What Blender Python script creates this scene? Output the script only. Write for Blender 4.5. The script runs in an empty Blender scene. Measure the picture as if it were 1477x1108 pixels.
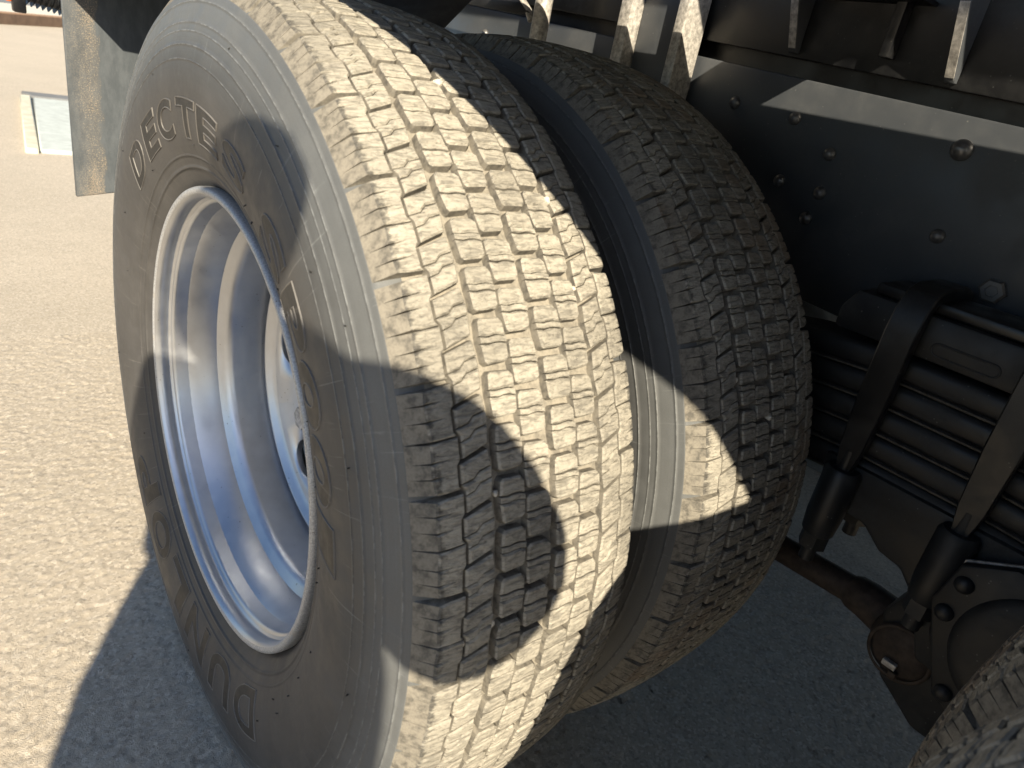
import bpy, bmesh, math, random
import numpy as np
from mathutils import Vector, Matrix
random.seed(7)
S = bpy.context.scene
COL = S.collection
PI = math.pi

# ------------------------------------------------------------------ camera
cam = bpy.data.cameras.new('camera')
cam_o = bpy.data.objects.new('camera', cam)
COL.objects.link(cam_o)
CAM = Vector((-0.3747, -0.8166, 0.4861))
RT = Matrix(((0.76909, 0.13238, -0.62528), (-0.6137, 0.42622, -0.66461), (0.17852, 0.89488, 0.40905))).to_4x4()
cam_o.matrix_world = Matrix.Translation(CAM) @ RT
cam.sensor_width = 36
cam.lens = 24.43
cam.clip_start = 0.01
cam.clip_end = 2000
cam.dof.use_dof = True
cam.dof.focus_distance = 0.92
cam.dof.aperture_fstop = 9.0
S.camera = cam_o

# ------------------------------------------------------------------ light
SUN = Vector((0.573, 1.0, -0.71)).normalized()          # the way the rays travel
EL = math.asin(-SUN.z)
w = bpy.data.worlds.new('World')
S.world = w
w.use_nodes = True
nt = w.node_tree
bg = nt.nodes['Background']
sky = nt.nodes.new('ShaderNodeTexSky')
sky.sky_type = 'NISHITA'
sky.sun_disc = False
sky.sun_elevation = EL
sky.sun_rotation = math.atan2(-SUN.x, -SUN.y)
sky.air_density = 1.0
sky.ozone_density = 2.5
sky.dust_density = 0.6
nt.links.new(sky.outputs[0], bg.inputs[0])
bg.inputs[1].default_value = 0.071
sl = bpy.data.lights.new('sun', 'SUN')
sl.energy = 5.0
sl.angle = math.radians(0.53)
sl.color = (1.0, 0.87, 0.66)
so = bpy.data.objects.new('sun', sl)
COL.objects.link(so)
so.location = (-4, -7, 6)
so.rotation_euler = SUN.to_track_quat('-Z', 'Y').to_euler()
S.view_settings.view_transform = 'Standard'
S.view_settings.look = 'None'
S.view_settings.exposure = 1.14
S.view_settings.gamma = 1.0
S.render.engine = 'CYCLES'

# ------------------------------------------------------------------ materials
class N:
    """small node-tree writer"""
    def __init__(s, name):
        s.m = bpy.data.materials.new(name)
        s.m.use_nodes = True
        s.t = s.m.node_tree
        s.b = s.t.nodes['Principled BSDF']
    def n(s, typ, **kw):
        x = s.t.nodes.new(typ)
        for k, v in kw.items():
            setattr(x, k, v)
        return x
    def l(s, a, b):
        s.t.links.new(a, b)
    def val(s, x, v):
        if isinstance(v, (int, float, tuple)):
            x.default_value = v
        else:
            s.l(v, x)
    def map(s, vec, scale=(1, 1, 1), loc=(0, 0, 0)):
        x = s.n('ShaderNodeMapping')
        s.l(vec, x.inputs[0])
        x.inputs['Location'].default_value = loc
        x.inputs['Scale'].default_value = scale
        return x.outputs[0]
    def noise(s, vec, sc, det=4, rough=0.55, dist=0.0):
        x = s.n('ShaderNodeTexNoise')
        s.l(vec, x.inputs['Vector'])
        x.inputs['Scale'].default_value = sc
        x.inputs['Detail'].default_value = det
        x.inputs['Roughness'].default_value = rough
        x.inputs['Distortion'].default_value = dist
        return x.outputs[0]
    def voro(s, vec, sc, feat='F1', out='Distance'):
        x = s.n('ShaderNodeTexVoronoi', feature=feat)
        s.l(vec, x.inputs['Vector'])
        x.inputs['Scale'].default_value = sc
        return x.outputs[out]
    def ramp(s, f, lo, hi, a=0.0, b=1.0):
        x = s.n('ShaderNodeMapRange')
        s.l(f, x.inputs[0])
        x.inputs[1].default_value = lo
        x.inputs[2].default_value = hi
        x.inputs[3].default_value = a
        x.inputs[4].default_value = b
        x.interpolation_type = 'SMOOTHSTEP'
        return x.outputs[0]
    def mix(s, f, a, b):
        x = s.n('ShaderNodeMix', data_type='RGBA')
        s.val(x.inputs[0], f)
        s.val(x.inputs[6], a + (1,) if isinstance(a, tuple) and len(a) == 3 else a)
        s.val(x.inputs[7], b + (1,) if isinstance(b, tuple) and len(b) == 3 else b)
        return x.outputs[2]
    def math(s, op, a, b=0.0):
        x = s.n('ShaderNodeMath', operation=op)
        s.val(x.inputs[0], a)
        s.val(x.inputs[1], b)
        return x.outputs[0]
    def bump(s, h, strength, dist, prev=None):
        x = s.n('ShaderNodeBump')
        x.inputs['Strength'].default_value = strength
        x.inputs['Distance'].default_value = dist
        s.l(h, x.inputs['Height'])
        if prev is not None:
            s.l(prev, x.inputs['Normal'])
        return x.outputs[0]
    def out(s, col=None, rough=None, metal=None, nrm=None, spec=None, coat=None):
        for k, v in (('Base Color', col), ('Roughness', rough), ('Metallic', metal), ('Normal', nrm),
                     ('Specular IOR Level', spec), ('Coat Weight', coat)):
            if v is None:
                continue
            if isinstance(v, tuple) and len(v) == 3:
                v = v + (1,)
            s.val(s.b.inputs[k], v)
        return s.m

def uvvec(m):
    """(u, v) in metres, shifted per object so that copies never look alike"""
    tc = m.n('ShaderNodeTexCoord')
    oi = m.n('ShaderNodeObjectInfo')
    cx = m.n('ShaderNodeCombineXYZ')
    m.l(m.math('MULTIPLY', oi.outputs['Random'], 37.0), cx.inputs[2])
    a = m.n('ShaderNodeVectorMath', operation='ADD')
    m.l(tc.outputs['UV'], a.inputs[0])
    m.l(cx.outputs[0], a.inputs[1])
    return a.outputs[0], tc.outputs['UV']

def mat_tread(name, dust):
    m = N(name)
    v, uv = uvvec(m)
    g = m.n('ShaderNodeNewGeometry').outputs['Position']
    big = m.noise(g, 9.0, 3)
    wr = m.noise(m.map(v, (62, 260, 1)), 1.0, 4, 0.58, 0.8)      # wrinkles that run across the tread
    wr2 = m.noise(m.map(v, (150, 420, 1), (3, 5, 0)), 1.0, 4, 0.6, 1.4)
    fine = m.noise(g, 900.0, 3)
    grit = m.noise(g, 260.0, 4)
    sep = m.n('ShaderNodeSeparateXYZ')
    m.l(uv, sep.inputs[0])
    ax = m.math('ABSOLUTE', sep.outputs[0])
    f = m.ramp(wr, 0.34, 0.56)
    f = m.math('MULTIPLY', f, m.ramp(wr2, 0.34, 0.50, 0.6, 1.0))
    f = m.math('ADD', m.math('MULTIPLY', f, 0.48), 0.52)
    f = m.math('MULTIPLY', f, m.ramp(grit, 0.30, 0.46, 0.72, 1.0))
    edge = m.math('ADD', ax, m.math('MULTIPLY', m.math('SUBTRACT', m.noise(m.map(v, (120, 160, 1)), 1.0, 4), 0.5), 0.022))
    f = m.math('MULTIPLY', f, m.ramp(edge, 0.1050, 0.1105, 1.0, 0.25))
    f = m.math('MULTIPLY', f, m.ramp(big, 0.30, 0.6, 0.66, 1.0))
    f = m.math('MULTIPLY', f, dust)
    d1 = m.mix(grit, (0.35, 0.325, 0.275), (0.45, 0.425, 0.365))
    rub = m.mix(fine, (0.030, 0.030, 0.031), (0.062, 0.060, 0.058))
    col = m.mix(f, rub, d1)
    sg = m.n('ShaderNodeSeparateXYZ'); m.l(g, sg.inputs[0])
    dirt = m.math('MULTIPLY', m.ramp(sg.outputs[0], 0.17, 0.19), m.ramp(m.noise(g, 6.5, 4, 0.6), 0.50, 0.62, 0.0, 0.5))
    col = m.mix(dirt, col, (0.215, 0.150, 0.100))
    b = m.bump(wr, 1.0, 0.0024)
    b = m.bump(wr2, 0.8, 0.0011, b)
    b = m.bump(grit, 0.35, 0.0006, b)
    return m.out(col, 0.85, 0.0, b, 0.25)

def mat_sidewall(name, base, dusty, rings=False):
    m = N(name)
    v, uv = uvvec(m)
    g = m.n('ShaderNodeNewGeometry').outputs['Position']
    big = m.noise(g, 7.0, 4, 0.6)
    cloud = m.noise(g, 38.0, 5, 0.65)
    streak = m.noise(m.map(uv, (12, 900, 1)), 1.0, 3)
    rad = m.noise(m.map(uv, (260, 11, 1)), 1.0, 5, 0.6, 0.5)
    fine = m.noise(g, 1200.0, 3)
    f = m.math('MULTIPLY', m.ramp(big, 0.25, 0.75, 0.45, 1.0), m.ramp(cloud, 0.3, 0.7, 0.6, 1.0))
    f = m.math('MULTIPLY', f, m.ramp(streak, 0.3, 0.7, 0.8, 1.05))
    f = m.math('ADD', m.math('MULTIPLY', f, dusty), m.ramp(rad, 0.62, 0.72, 0.0, 0.20))
    ob = m.n('ShaderNodeTexCoord').outputs['Object']
    se = m.n('ShaderNodeSeparateXYZ'); m.l(ob, se.inputs[0])
    r_ = m.math('SQRT', m.math('ADD', m.math('MULTIPLY', se.outputs[1], se.outputs[1]), m.math('MULTIPLY', se.outputs[2], se.outputs[2])))
    if rings:
        f = m.math('ADD', f, m.ramp(r_, 0.425, 0.485, 0.0, 0.19))
        wob = m.math('ADD', r_, m.math('MULTIPLY', m.math('SUBTRACT', cloud, 0.5), 0.0016))
        brk = m.ramp(m.noise(g, 90.0, 4, 0.7), 0.42, 0.62)
        for rc in (0.4325, 0.4470, 0.4605, 0.4690, 0.4895):
            dd = m.math('ABSOLUTE', m.math('SUBTRACT', wob, rc))
            f = m.math('ADD', f, m.math('MULTIPLY', m.ramp(dd, 0.0003, 0.0010, 0.28, 0.0), brk))
    f = m.math('MULTIPLY', f, m.ramp(fine, 0.25, 0.65, 0.85, 1.08))
    dcol = m.mix(m.ramp(r_, 0.39, 0.45), (0.305, 0.288, 0.272), (0.30, 0.32, 0.33))
    col = m.mix(f, base, dcol)
    b = m.bump(cloud, 0.12, 0.001)
    b = m.bump(fine, 0.18, 0.0002, b)
    b = m.bump(streak, 0.08, 0.0003, b)
    return m.out(col, m.ramp(cloud, 0.3, 0.7, 0.48, 0.66), 0.0, b, 0.45)

def mat_silver():
    m = N('silver_wheel_paint')
    g = m.n('ShaderNodeNewGeometry').outputs['Position']
    n1 = m.noise(g, 30.0, 4)
    n2 = m.noise(g, 420.0, 3)
    sp = m.voro(g, 95.0)
    spk = m.ramp(m.math('ADD', sp, m.math('MULTIPLY', n1, 0.5)), 0.27, 0.31, 1.0, 0.0)
    col = m.mix(m.ramp(n1, 0.3, 0.7, 0, 1), (0.49, 0.51, 0.55), (0.55, 0.57, 0.605))
    col = m.mix(m.math('MULTIPLY', spk, 0.5), col, (0.12, 0.105, 0.09))
    return m.out(col, m.ramp(n1, 0.3, 0.7, 0.30, 0.40), 0.92, m.bump(n2, 0.03, 0.0003), 0.5)

def mat_flange():
    m = N('chipped_silver_flange')
    g = m.n('ShaderNodeNewGeometry').outputs['Position']
    n1 = m.noise(g, 60.0, 4)
    n2 = m.noise(g, 520.0, 4, 0.7)
    n3 = m.noise(g, 190.0, 4, 0.7)
    col = m.mix(m.ramp(n2, 0.35, 0.65), (0.30, 0.31, 0.33), (0.50, 0.51, 0.52))
    col = m.mix(m.ramp(n3, 0.64, 0.70), col, (0.10, 0.085, 0.07))
    col = m.mix(m.ramp(n1, 0.55, 0.8, 0, 0.6), col, (0.40, 0.35, 0.28))
    return m.out(col, 0.5, 0.45, m.bump(n2, 0.4, 0.0006), 0.5)

def mat_black(name, base=(0.007, 0.0075, 0.009), rough=0.3, dust=0.25, metal=0.0):
    m = N(name)
    g = m.n('ShaderNodeNewGeometry').outputs['Position']
    n1 = m.noise(g, 14.0, 5, 0.65)
    n2 = m.noise(g, 160.0, 4, 0.7)
    spk = m.ramp(m.voro(g, 130.0), 0.10, 0.16, 1.0, 0.0)
    pick = m.ramp(m.noise(g, 75.0, 2), 0.56, 0.62)
    f = m.math('MULTIPLY', m.ramp(n1, 0.38, 0.8), dust)
    f = m.math('MULTIPLY', f, m.ramp(n2, 0.3, 0.65, 0.4, 1.0))
    f = m.math('MAXIMUM', f, m.math('MULTIPLY', m.math('MULTIPLY', spk, pick), min(1.0, dust * 3)))
    col = m.mix(f, base, (0.22, 0.22, 0.21))
    return m.out(col, m.ramp(n1, 0.35, 0.75, rough, min(0.9, rough + 0.3)), metal, m.bump(n2, 0.08, 0.0008), 0.5)

def mat_plain(name, col, rough=0.6, metal=0.0, var=0.25, scale=40.0):
    m = N(name)
    g = m.n('ShaderNodeNewGeometry').outputs['Position']
    n1 = m.noise(g, scale, 5, 0.65)
    c = m.mix(m.ramp(n1, 0.25, 0.75), tuple(x * (1 - var) for x in col), tuple(min(0.9, x * (1 + var)) for x in col))
    return m.out(c, rough, metal, m.bump(n1, 0.15, 0.001), 0.4)

def mat_ground():
    m = N('dusty_asphalt')
    g = m.n('ShaderNodeNewGeometry').outputs['Position']
    big = m.noise(g, 0.8, 5, 0.6)
    mid = m.noise(g, 6.0, 5, 0.62)
    agg = m.voro(g, 210.0)
    aggc = m.voro(g, 210.0, out='Color')
    agg2 = m.voro(g, 330.0)
    fine = m.noise(g, 420.0, 5, 0.7)
    cr = m.noise(g, 70.0, 5, 0.7)
    sepc = m.n('ShaderNodeSeparateColor')
    m.l(aggc, sepc.inputs[0])
    c = m.mix(m.ramp(big, 0.3, 0.7), (0.44, 0.388, 0.312), (0.50, 0.44, 0.356))
    c = m.mix(m.ramp(mid, 0.35, 0.75, 0, 0.4), c, (0.395, 0.345, 0.275))
    c = m.mix(m.ramp(sepc.outputs[0], 0.55, 1.0, 0.0, 0.6), c, (0.66, 0.60, 0.51))
    c = m.mix(m.ramp(sepc.outputs[1], 0.72, 0.95, 0.0, 0.5), c, (0.26, 0.235, 0.20))
    c = m.mix(m.ramp(fine, 0.58, 0.70, 0, 0.5), c, (0.22, 0.195, 0.165))
    b = m.bump(agg, -0.7, 0.004)
    b = m.bump(fine, 1.0, 0.003, b)
    return m.out(c, 0.9, 0.0, b, 0.25)

M = {}
M['tread'] = mat_tread('dusty_tread_rubber', 1.0)

M['side'] = mat_sidewall('greyed_sidewall_rubber', (0.031, 0.031, 0.032), 0.165, True)
def mat_floor(name='groove_floor_rubber', lo=0.45, hi=0.8):
    m = N(name)
    g = m.n('ShaderNodeNewGeometry').outputs['Position']
    n1, n2 = m.noise(g, 110.0, 5, 0.65), m.noise(g, 500.0, 3)
    f = m.math('MULTIPLY', m.ramp(n1, 0.3, 0.6, lo, hi), m.ramp(n2, 0.3, 0.6, 0.8, 1.0))
    return m.out(m.mix(f, (0.04, 0.04, 0.04), (0.36, 0.33, 0.275)), 0.9, 0.0, m.bump(n1, 0.3, 0.001), 0.2)
M['floor'] = mat_floor()
M['tread_side'] = mat_floor('groove_side_rubber', 0.20, 0.58)
M['letter'] = mat_sidewall('moulded_letter_rubber', (0.013, 0.0132, 0.0135), 0.05)
M['ridge'] = mat_sidewall('rubbed_ridge_rubber', (0.05, 0.048, 0.046), 0.45)
M['silver'] = mat_silver()
M['flange'] = mat_flange()
M['black'] = mat_black('black_chassis_paint', dust=0.10)
M['black_dusty'] = mat_black('dusty_black_paint', (0.054, 0.060, 0.069), 0.36, 0.14)
M['rivet'] = mat_black('glinting_rivet', (0.13, 0.13, 0.135), 0.28, 0.4, 0.5)  # paler half-metal base stands for sunlit glints on the rivet heads
M['cast'] = mat_black('black_cast_iron', (0.010, 0.011, 0.013), 0.45, 0.13)
M['steel'] = mat_plain('scuffed_steel_and_lit_edge', (0.45, 0.43, 0.40), 0.5, 0.3, 0.5, 120)  # also stands for sunlight on the gusset edges
M['rust'] = mat_plain('brown_grimy_steel', (0.045, 0.032, 0.024), 0.7, 0.0, 0.5, 60)
M['ground'] = mat_ground()

def mat_flap():
    m = N('muddy_rubber_flap')
    g = m.n('ShaderNodeNewGeometry').outputs['Position']
    sep = m.n('ShaderNodeSeparateXYZ')
    m.l(g, sep.inputs[0])
    n1 = m.noise(m.map(g, (1, 1, 0.35)), 60.0, 5, 0.7)
    n2 = m.noise(g, 420.0, 4, 0.75)
    n3 = m.noise(m.map(g, (1, 1, 0.3)), 12.0, 3)
    x = m.math('ADD', sep.outputs[0], m.math('MULTIPLY', m.math('SUBTRACT', n1, 0.5), 0.05))
    # dried splash: a vertical band thrown up by the tyre, sharp on its inner side, feathered to the flap's edge
    f = m.math('MULTIPLY', m.ramp(x, -0.124, -0.088, 0.15, 1.0), m.ramp(x, -0.078, -0.070, 1.0, 0.0))
    f2 = m.math('MULTIPLY', f, m.ramp(m.math('ADD', m.math('MULTIPLY', n2, 0.7), m.math('MULTIPLY', n3, 0.45)), 0.54, 0.72, 0.06, 0.85))
    c = m.mix(m.ramp(n1, 0.3, 0.7), (0.056, 0.066, 0.076), (0.086, 0.098, 0.110))
    c = m.mix(m.ramp(n2, 0.6, 0.75, 0, 0.3), c, (0.25, 0.23, 0.2))
    c = m.mix(f2, c, (0.37, 0.295, 0.205))
    return m.out(c, 0.72, 0.0, m.bump(n2, 0.25, 0.0008), 0.4)
M['flap'] = mat_flap()

# ------------------------------------------------------------------ helpers
def link(o, parent=None):
    COL.objects.link(o)
    if parent is not None:
        o.parent = parent
    return o

def obj(name, verts, faces, mats, parent=None, smooth=False, fm=None, uvs=None, loc=None):
    me = bpy.data.meshes.new(name)
    me.from_pydata([tuple(v) for v in verts], [], faces)
    if not isinstance(mats, (list, tuple)):
        mats = [mats]
    for x in mats:
        me.materials.append(x)
    if fm:
        me.polygons.foreach_set('material_index', fm)
    if smooth:
        me.polygons.foreach_set('use_smooth', [True] * len(me.polygons))
    if uvs:
        ul = me.uv_layers.new(name='UVMap')
        idx = [l.vertex_index for l in me.loops]
        ul.data.foreach_set('uv', [c for i in idx for c in uvs[i]])
    me.update()
    o = bpy.data.objects.new(name, me)
    if loc:
        o.location = loc
    return link(o, parent)

def from_bm(name, bm, mats, parent=None, smooth=False, angle=None, loc=None):
    me = bpy.data.meshes.new(name)
    bmesh.ops.recalc_face_normals(bm, faces=bm.faces)
    if angle is not None:
        for e in bm.edges:
            e.smooth = not (len(e.link_faces) == 2 and e.calc_face_angle(0) > angle)
        smooth = True
    for f in bm.faces:
        f.smooth = smooth
    bm.to_mesh(me)
    bm.free()
    if not isinstance(mats, (list, tuple)):
        mats = [mats]
    for x in mats:
        me.materials.append(x)
    o = bpy.data.objects.new(name, me)
    if loc:
        o.location = loc
    return link(o, parent)

def tag(o, label, cat, group=None, kind=None):
    if label:
        o['label'] = label
    if cat:
        o['category'] = cat
    if group:
        o['group'] = group
    if kind:
        o['kind'] = kind
    return o

def bm_box(bm, lo, hi, bev=0.003, seg=2, fn=None):
    vs = []
    for z in (lo[2], hi[2]):
        for y in (lo[1], hi[1]):
            for x in (lo[0], hi[0]):
                vs.append(bm.verts.new((x, y, z)))
    fs = [bm.faces.new([vs[i] for i in q]) for q in ((0, 1, 3, 2), (4, 6, 7, 5), (0, 4, 5, 1), (2, 3, 7, 6), (0, 2, 6, 4), (1, 5, 7, 3))]
    es = list({e for f in fs for e in f.edges})
    r = None
    if bev > 0:
        bmesh.ops.bevel(bm, geom=es, offset=bev, segments=seg, profile=0.5, affect='EDGES')

def box(name, lo, hi, mat, parent=None, bev=0.003, seg=2):
    bm = bmesh.new()
    bm_box(bm, lo, hi, bev, seg)
    return from_bm(name, bm, mat, parent, angle=math.radians(40))

def prism(name, poly, axis, a, b, mat, parent=None, bev=0.003, seg=2):
    """polygon in the two other axes, extruded along axis from a to b"""
    bm = bmesh.new()
    def pt(p, t):
        if axis == 'x': return (t, p[0], p[1])
        if axis == 'y': return (p[0], t, p[1])
        return (p[0], p[1], t)
    v0 = [bm.verts.new(pt(p, a)) for p in poly]
    v1 = [bm.verts.new(pt(p, b)) for p in poly]
    n = len(poly)
    bm.faces.new(v0)
    bm.faces.new(v1)
    for i in range(n):
        bm.faces.new((v0[i], v0[(i + 1) % n], v1[(i + 1) % n], v1[i]))
    bmesh.ops.recalc_face_normals(bm, faces=bm.faces)
    if bev > 0:
        bmesh.ops.bevel(bm, geom=list(bm.edges), offset=bev, segments=seg, profile=0.5, affect='EDGES')
    return from_bm(name, bm, mat, parent, angle=math.radians(40))

def tube(name, pts, rad, mat, parent=None, seg=14, caps=True):
    """swept round bar; rad a number or list"""
    pts = [Vector(p) for p in pts]
    n = len(pts)
    rads = rad if isinstance(rad, (list, tuple)) else [rad] * n
    vs, fs = [], []
    up = None
    for i, p in enumerate(pts):
        d = (pts[min(i + 1, n - 1)] - pts[max(i - 1, 0)]).normalized()
        if up is None:
            up = d.orthogonal().normalized()
        a = (up - d * up.dot(d)).normalized()
        up = a
        b = d.cross(a)
        for k in range(seg):
            t = 2 * PI * k / seg
            vs.append(p + (a * math.cos(t) + b * math.sin(t)) * rads[i])
    for i in range(n - 1):
        for k in range(seg):
            fs.append((i * seg + k, i * seg + (k + 1) % seg, (i + 1) * seg + (k + 1) % seg, (i + 1) * seg + k))
    if caps:
        fs.append(tuple(range(seg))[::-1])
        fs.append(tuple((n - 1) * seg + k for k in range(seg)))
    bm = bmesh.new()
    bv = [bm.verts.new(v) for v in vs]
    for f in fs:
        bm.faces.new([bv[i] for i in f])
    return from_bm(name, bm, mat, parent, angle=math.radians(50))

def lathe(name, prof, seg, mats, parent=None, loc=None, fmat=None, a0=0.0, uv=True):
    """profile of (x, r) turned about the x axis; theta runs from -Y upward"""
    n = len(prof)
    vs, fs, fm, uvs = [], [], [], []
    s = [0.0]
    for i in range(1, n):
        s.append(s[-1] + math.hypot(prof[i][0] - prof[i - 1][0], prof[i][1] - prof[i - 1][1]))
    for k in range(seg + 1):
        th = a0 + 2 * PI * k / seg
        c, sn = math.cos(th), math.sin(th)
        for i, (x, r) in enumerate(prof):
            vs.append((x, -r * c, r * sn))
            uvs.append((th * 0.42, s[i]))
    for k in range(seg):
        for i in range(n - 1):
            a = k * n + i
            fs.append((a, a + n, a + n + 1, a + 1))
            fm.append(fmat(i) if fmat else 0)
    return obj(name, vs, fs, mats, parent, True, fm, uvs, loc)

# ------------------------------------------------------------------ setting
def make_ground():
    """one sheet to the horizon; close to the wheel its surface is a fine grid with the grain of the asphalt"""
    x0, x1, y0, y1, st = -0.62, 1.42, -0.75, 1.55, 0.0042
    nx, ny = int((x1 - x0) / st) + 1, int((y1 - y0) / st) + 1
    rs = np.random.RandomState(3)
    def blur(a, n):
        for _ in range(n):
            a = (a + np.roll(a, 1, 0) + np.roll(a, -1, 0) + np.roll(a, 1, 1) + np.roll(a, -1, 1)) / 5.0
        return a
    h = rs.randn(ny, nx)
    g1 = blur(h, 1); g1 /= g1.std()
    g2 = blur(rs.randn(ny, nx), 3); g2 /= g2.std()
    g3 = blur(rs.randn(ny, nx), 12); g3 /= g3.std()
    z = 0.00060 * g1 + 0.00045 * np.minimum(g2, 0.6) + 0.00012 * g3
    pit = blur(rs.randn(ny, nx), 2); pit /= pit.std()
    z -= 0.0020 * np.clip(pit - 2.0, 0, 2)
    fx = np.clip(np.minimum(np.arange(nx), nx - 1 - np.arange(nx)) / 12.0, 0, 1)
    fy = np.clip(np.minimum(np.arange(ny), ny - 1 - np.arange(ny)) / 12.0, 0, 1)
    z = z * fx[None, :] * fy[:, None]
    X, Y = np.meshgrid(x0 + np.arange(nx) * st, y0 + np.arange(ny) * st)
    jit = (rs.rand(2, ny, nx) - 0.5) * st * 0.5 * (fx[None, :] * fy[:, None])[None]
    co = np.stack([X + jit[0], Y + jit[1], z - 0.5], -1).reshape(-1, 3)
    I = (np.arange(ny - 1)[:, None] * nx + np.arange(nx - 1)[None, :]).reshape(-1)
    q = np.stack([I, I + 1, I + nx + 1, I + nx], 1)
    xe, ye = x0 + (nx - 1) * st, y0 + (ny - 1) * st
    B = 300.0
    far = np.array([(-B, -B, -0.5), (B, -B, -0.5), (B, B, -0.5), (-B, B, -0.5)])
    n0 = len(co)
    c = (0, nx - 1, ny * nx - 1, (ny - 1) * nx)
    q2 = np.array([(n0, n0 + 1, c[1], c[0]), (n0 + 1, n0 + 2, c[2], c[1]), (n0 + 2, n0 + 3, c[3], c[2]), (n0 + 3, n0, c[0], c[3])])
    co = np.concatenate([co, far]); q = np.concatenate([q, q2])
    me = bpy.data.meshes.new('ground')
    me.vertices.add(len(co)); me.vertices.foreach_set('co', co.reshape(-1))
    me.loops.add(len(q) * 4); me.loops.foreach_set('vertex_index', q.reshape(-1).astype(np.int32))
    me.polygons.add(len(q)); me.polygons.foreach_set('loop_start', np.arange(len(q), dtype=np.int32) * 4)
    me.polygons.foreach_set('use_smooth', np.ones(len(q), dtype=bool))
    me.update(calc_edges=True)
    me.materials.append(M['ground'])
    return link(bpy.data.objects.new('ground', me))
ground = make_ground()
tag(ground, 'dusty tan asphalt yard under the truck', 'ground', kind='structure')

def strip_box(name, p0, p1, width, z0, z1, mat, parent=None, bev=0.01):
    a, b = Vector((p0[0], p0[1], 0)), Vector((p1[0], p1[1], 0))
    d = (b - a).normalized()
    nrm = Vector((d.y, -d.x, 0)) * -1.0
    poly = [(q.x, q.y) for q in (a, b, b + nrm * width, a + nrm * width)]
    return prism(name, poly, 'z', z0, z1, mat, parent, bev, 1)

KD = Vector((1.35, 2.23, 0)).normalized()
K0 = Vector((1.25, 16.25, 0))
M['kerb'] = mat_plain('brown_painted_timber', (0.30, 0.19, 0.115), 0.8, 0, 0.2, 6)
M['pale'] = mat_plain('pale_concrete', (0.60, 0.56, 0.47), 0.85, 0, 0.08, 3)
M['greyroad'] = mat_plain('grey_asphalt', (0.16, 0.165, 0.17), 0.85, 0, 0.15, 3)
pa, pb = K0 - KD * 60, K0 + KD * 120
k = strip_box('kerb_beam', pa, pb, 0.22, -0.505, -0.30, M['kerb'], bev=0.012)
tag(k, 'low brown kerb beam along the far edge of the yard', 'kerb')
NB = Vector((KD.y, -KD.x, 0)) * -1.0
k = strip_box('pavement', pa + NB * 0.24, pb + NB * 0.24, 3.6, -0.52, -0.46, M['pale'], bev=0.0)
tag(k, 'pale concrete strip beyond the brown kerb beam', 'pavement', kind='structure')
k = strip_box('road', pa + NB * 3.9, pb + NB * 3.9, 30, -0.52, -0.475, M['greyroad'], bev=0.0)
tag(k, 'grey asphalt road beyond the pale strip', 'road', kind='structure')

# pit cover set in the yard
M['cover'] = mat_plain('weathered_white_slab', (0.46, 0.50, 0.48), 0.75, 0, 0.14, 14)
M['coverrim'] = mat_plain('yellowed_slab_rim', (0.56, 0.53, 0.42), 0.8, 0, 0.2, 9)
pc = bpy.data.objects.new('pit_cover', None)
pc.location = (0.22, 4.33, -0.5)
link(pc)
tag(pc, 'pale rectangular pit cover with yellowed edge set in the yard behind the mud flap', 'pit cover')
def slab(name, q, z0, z1, mat):
    return prism(name, q, 'z', z0, z1, mat, pc, 0.008, 1)
slab('slab', [(0.03, 0.03), (1.1, 0.0), (1.4, 2.33), (0.29, 2.33)], -0.02, 0.022, M['cover'])
slab('edge_strip', [(-0.05, 0.0), (0.02, 0.0), (0.28, 2.36), (0.20, 2.36)], -0.02, 0.032, M['coverrim'])
slab('edge_strip', [(0.29, 2.36), (1.42, 2.36), (1.42, 2.62), (0.24, 2.62)], -0.02, 0.03, M['greyroad'])

# ------------------------------------------------------------------ the truck
truck = bpy.data.objects.new('truck', None)
truck.location = (0, 0, 0)
link(truck)
tag(truck, 'heavy truck on dusty dual wheels with black chassis and leaf springs', 'truck')

R0 = 0.525
NP = 78
PA = 2 * PI / NP
P = R0 * PA
def crown(x):
    a = abs(x)
    return R0 - 0.0085 * (a / 0.1106) ** 2.6

def zz(t):
    """zigzag of the seam beside the shoulder blocks"""
    u = (t / P) % 1.0
    A = 0.0015
    if u < 0.42: return A
    if u < 0.52: return A - 2 * A * (u - 0.42) / 0.10
    if u < 0.90: return -A
    return -A + 2 * A * (u - 0.90) / 0.10

MIRROR = [False]
SEAM = 1.7 * PI / 180 * R0
class Mesh:
    def __init__(s):
        s.v, s.f, s.m, s.uv = [], [], [], []

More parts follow.
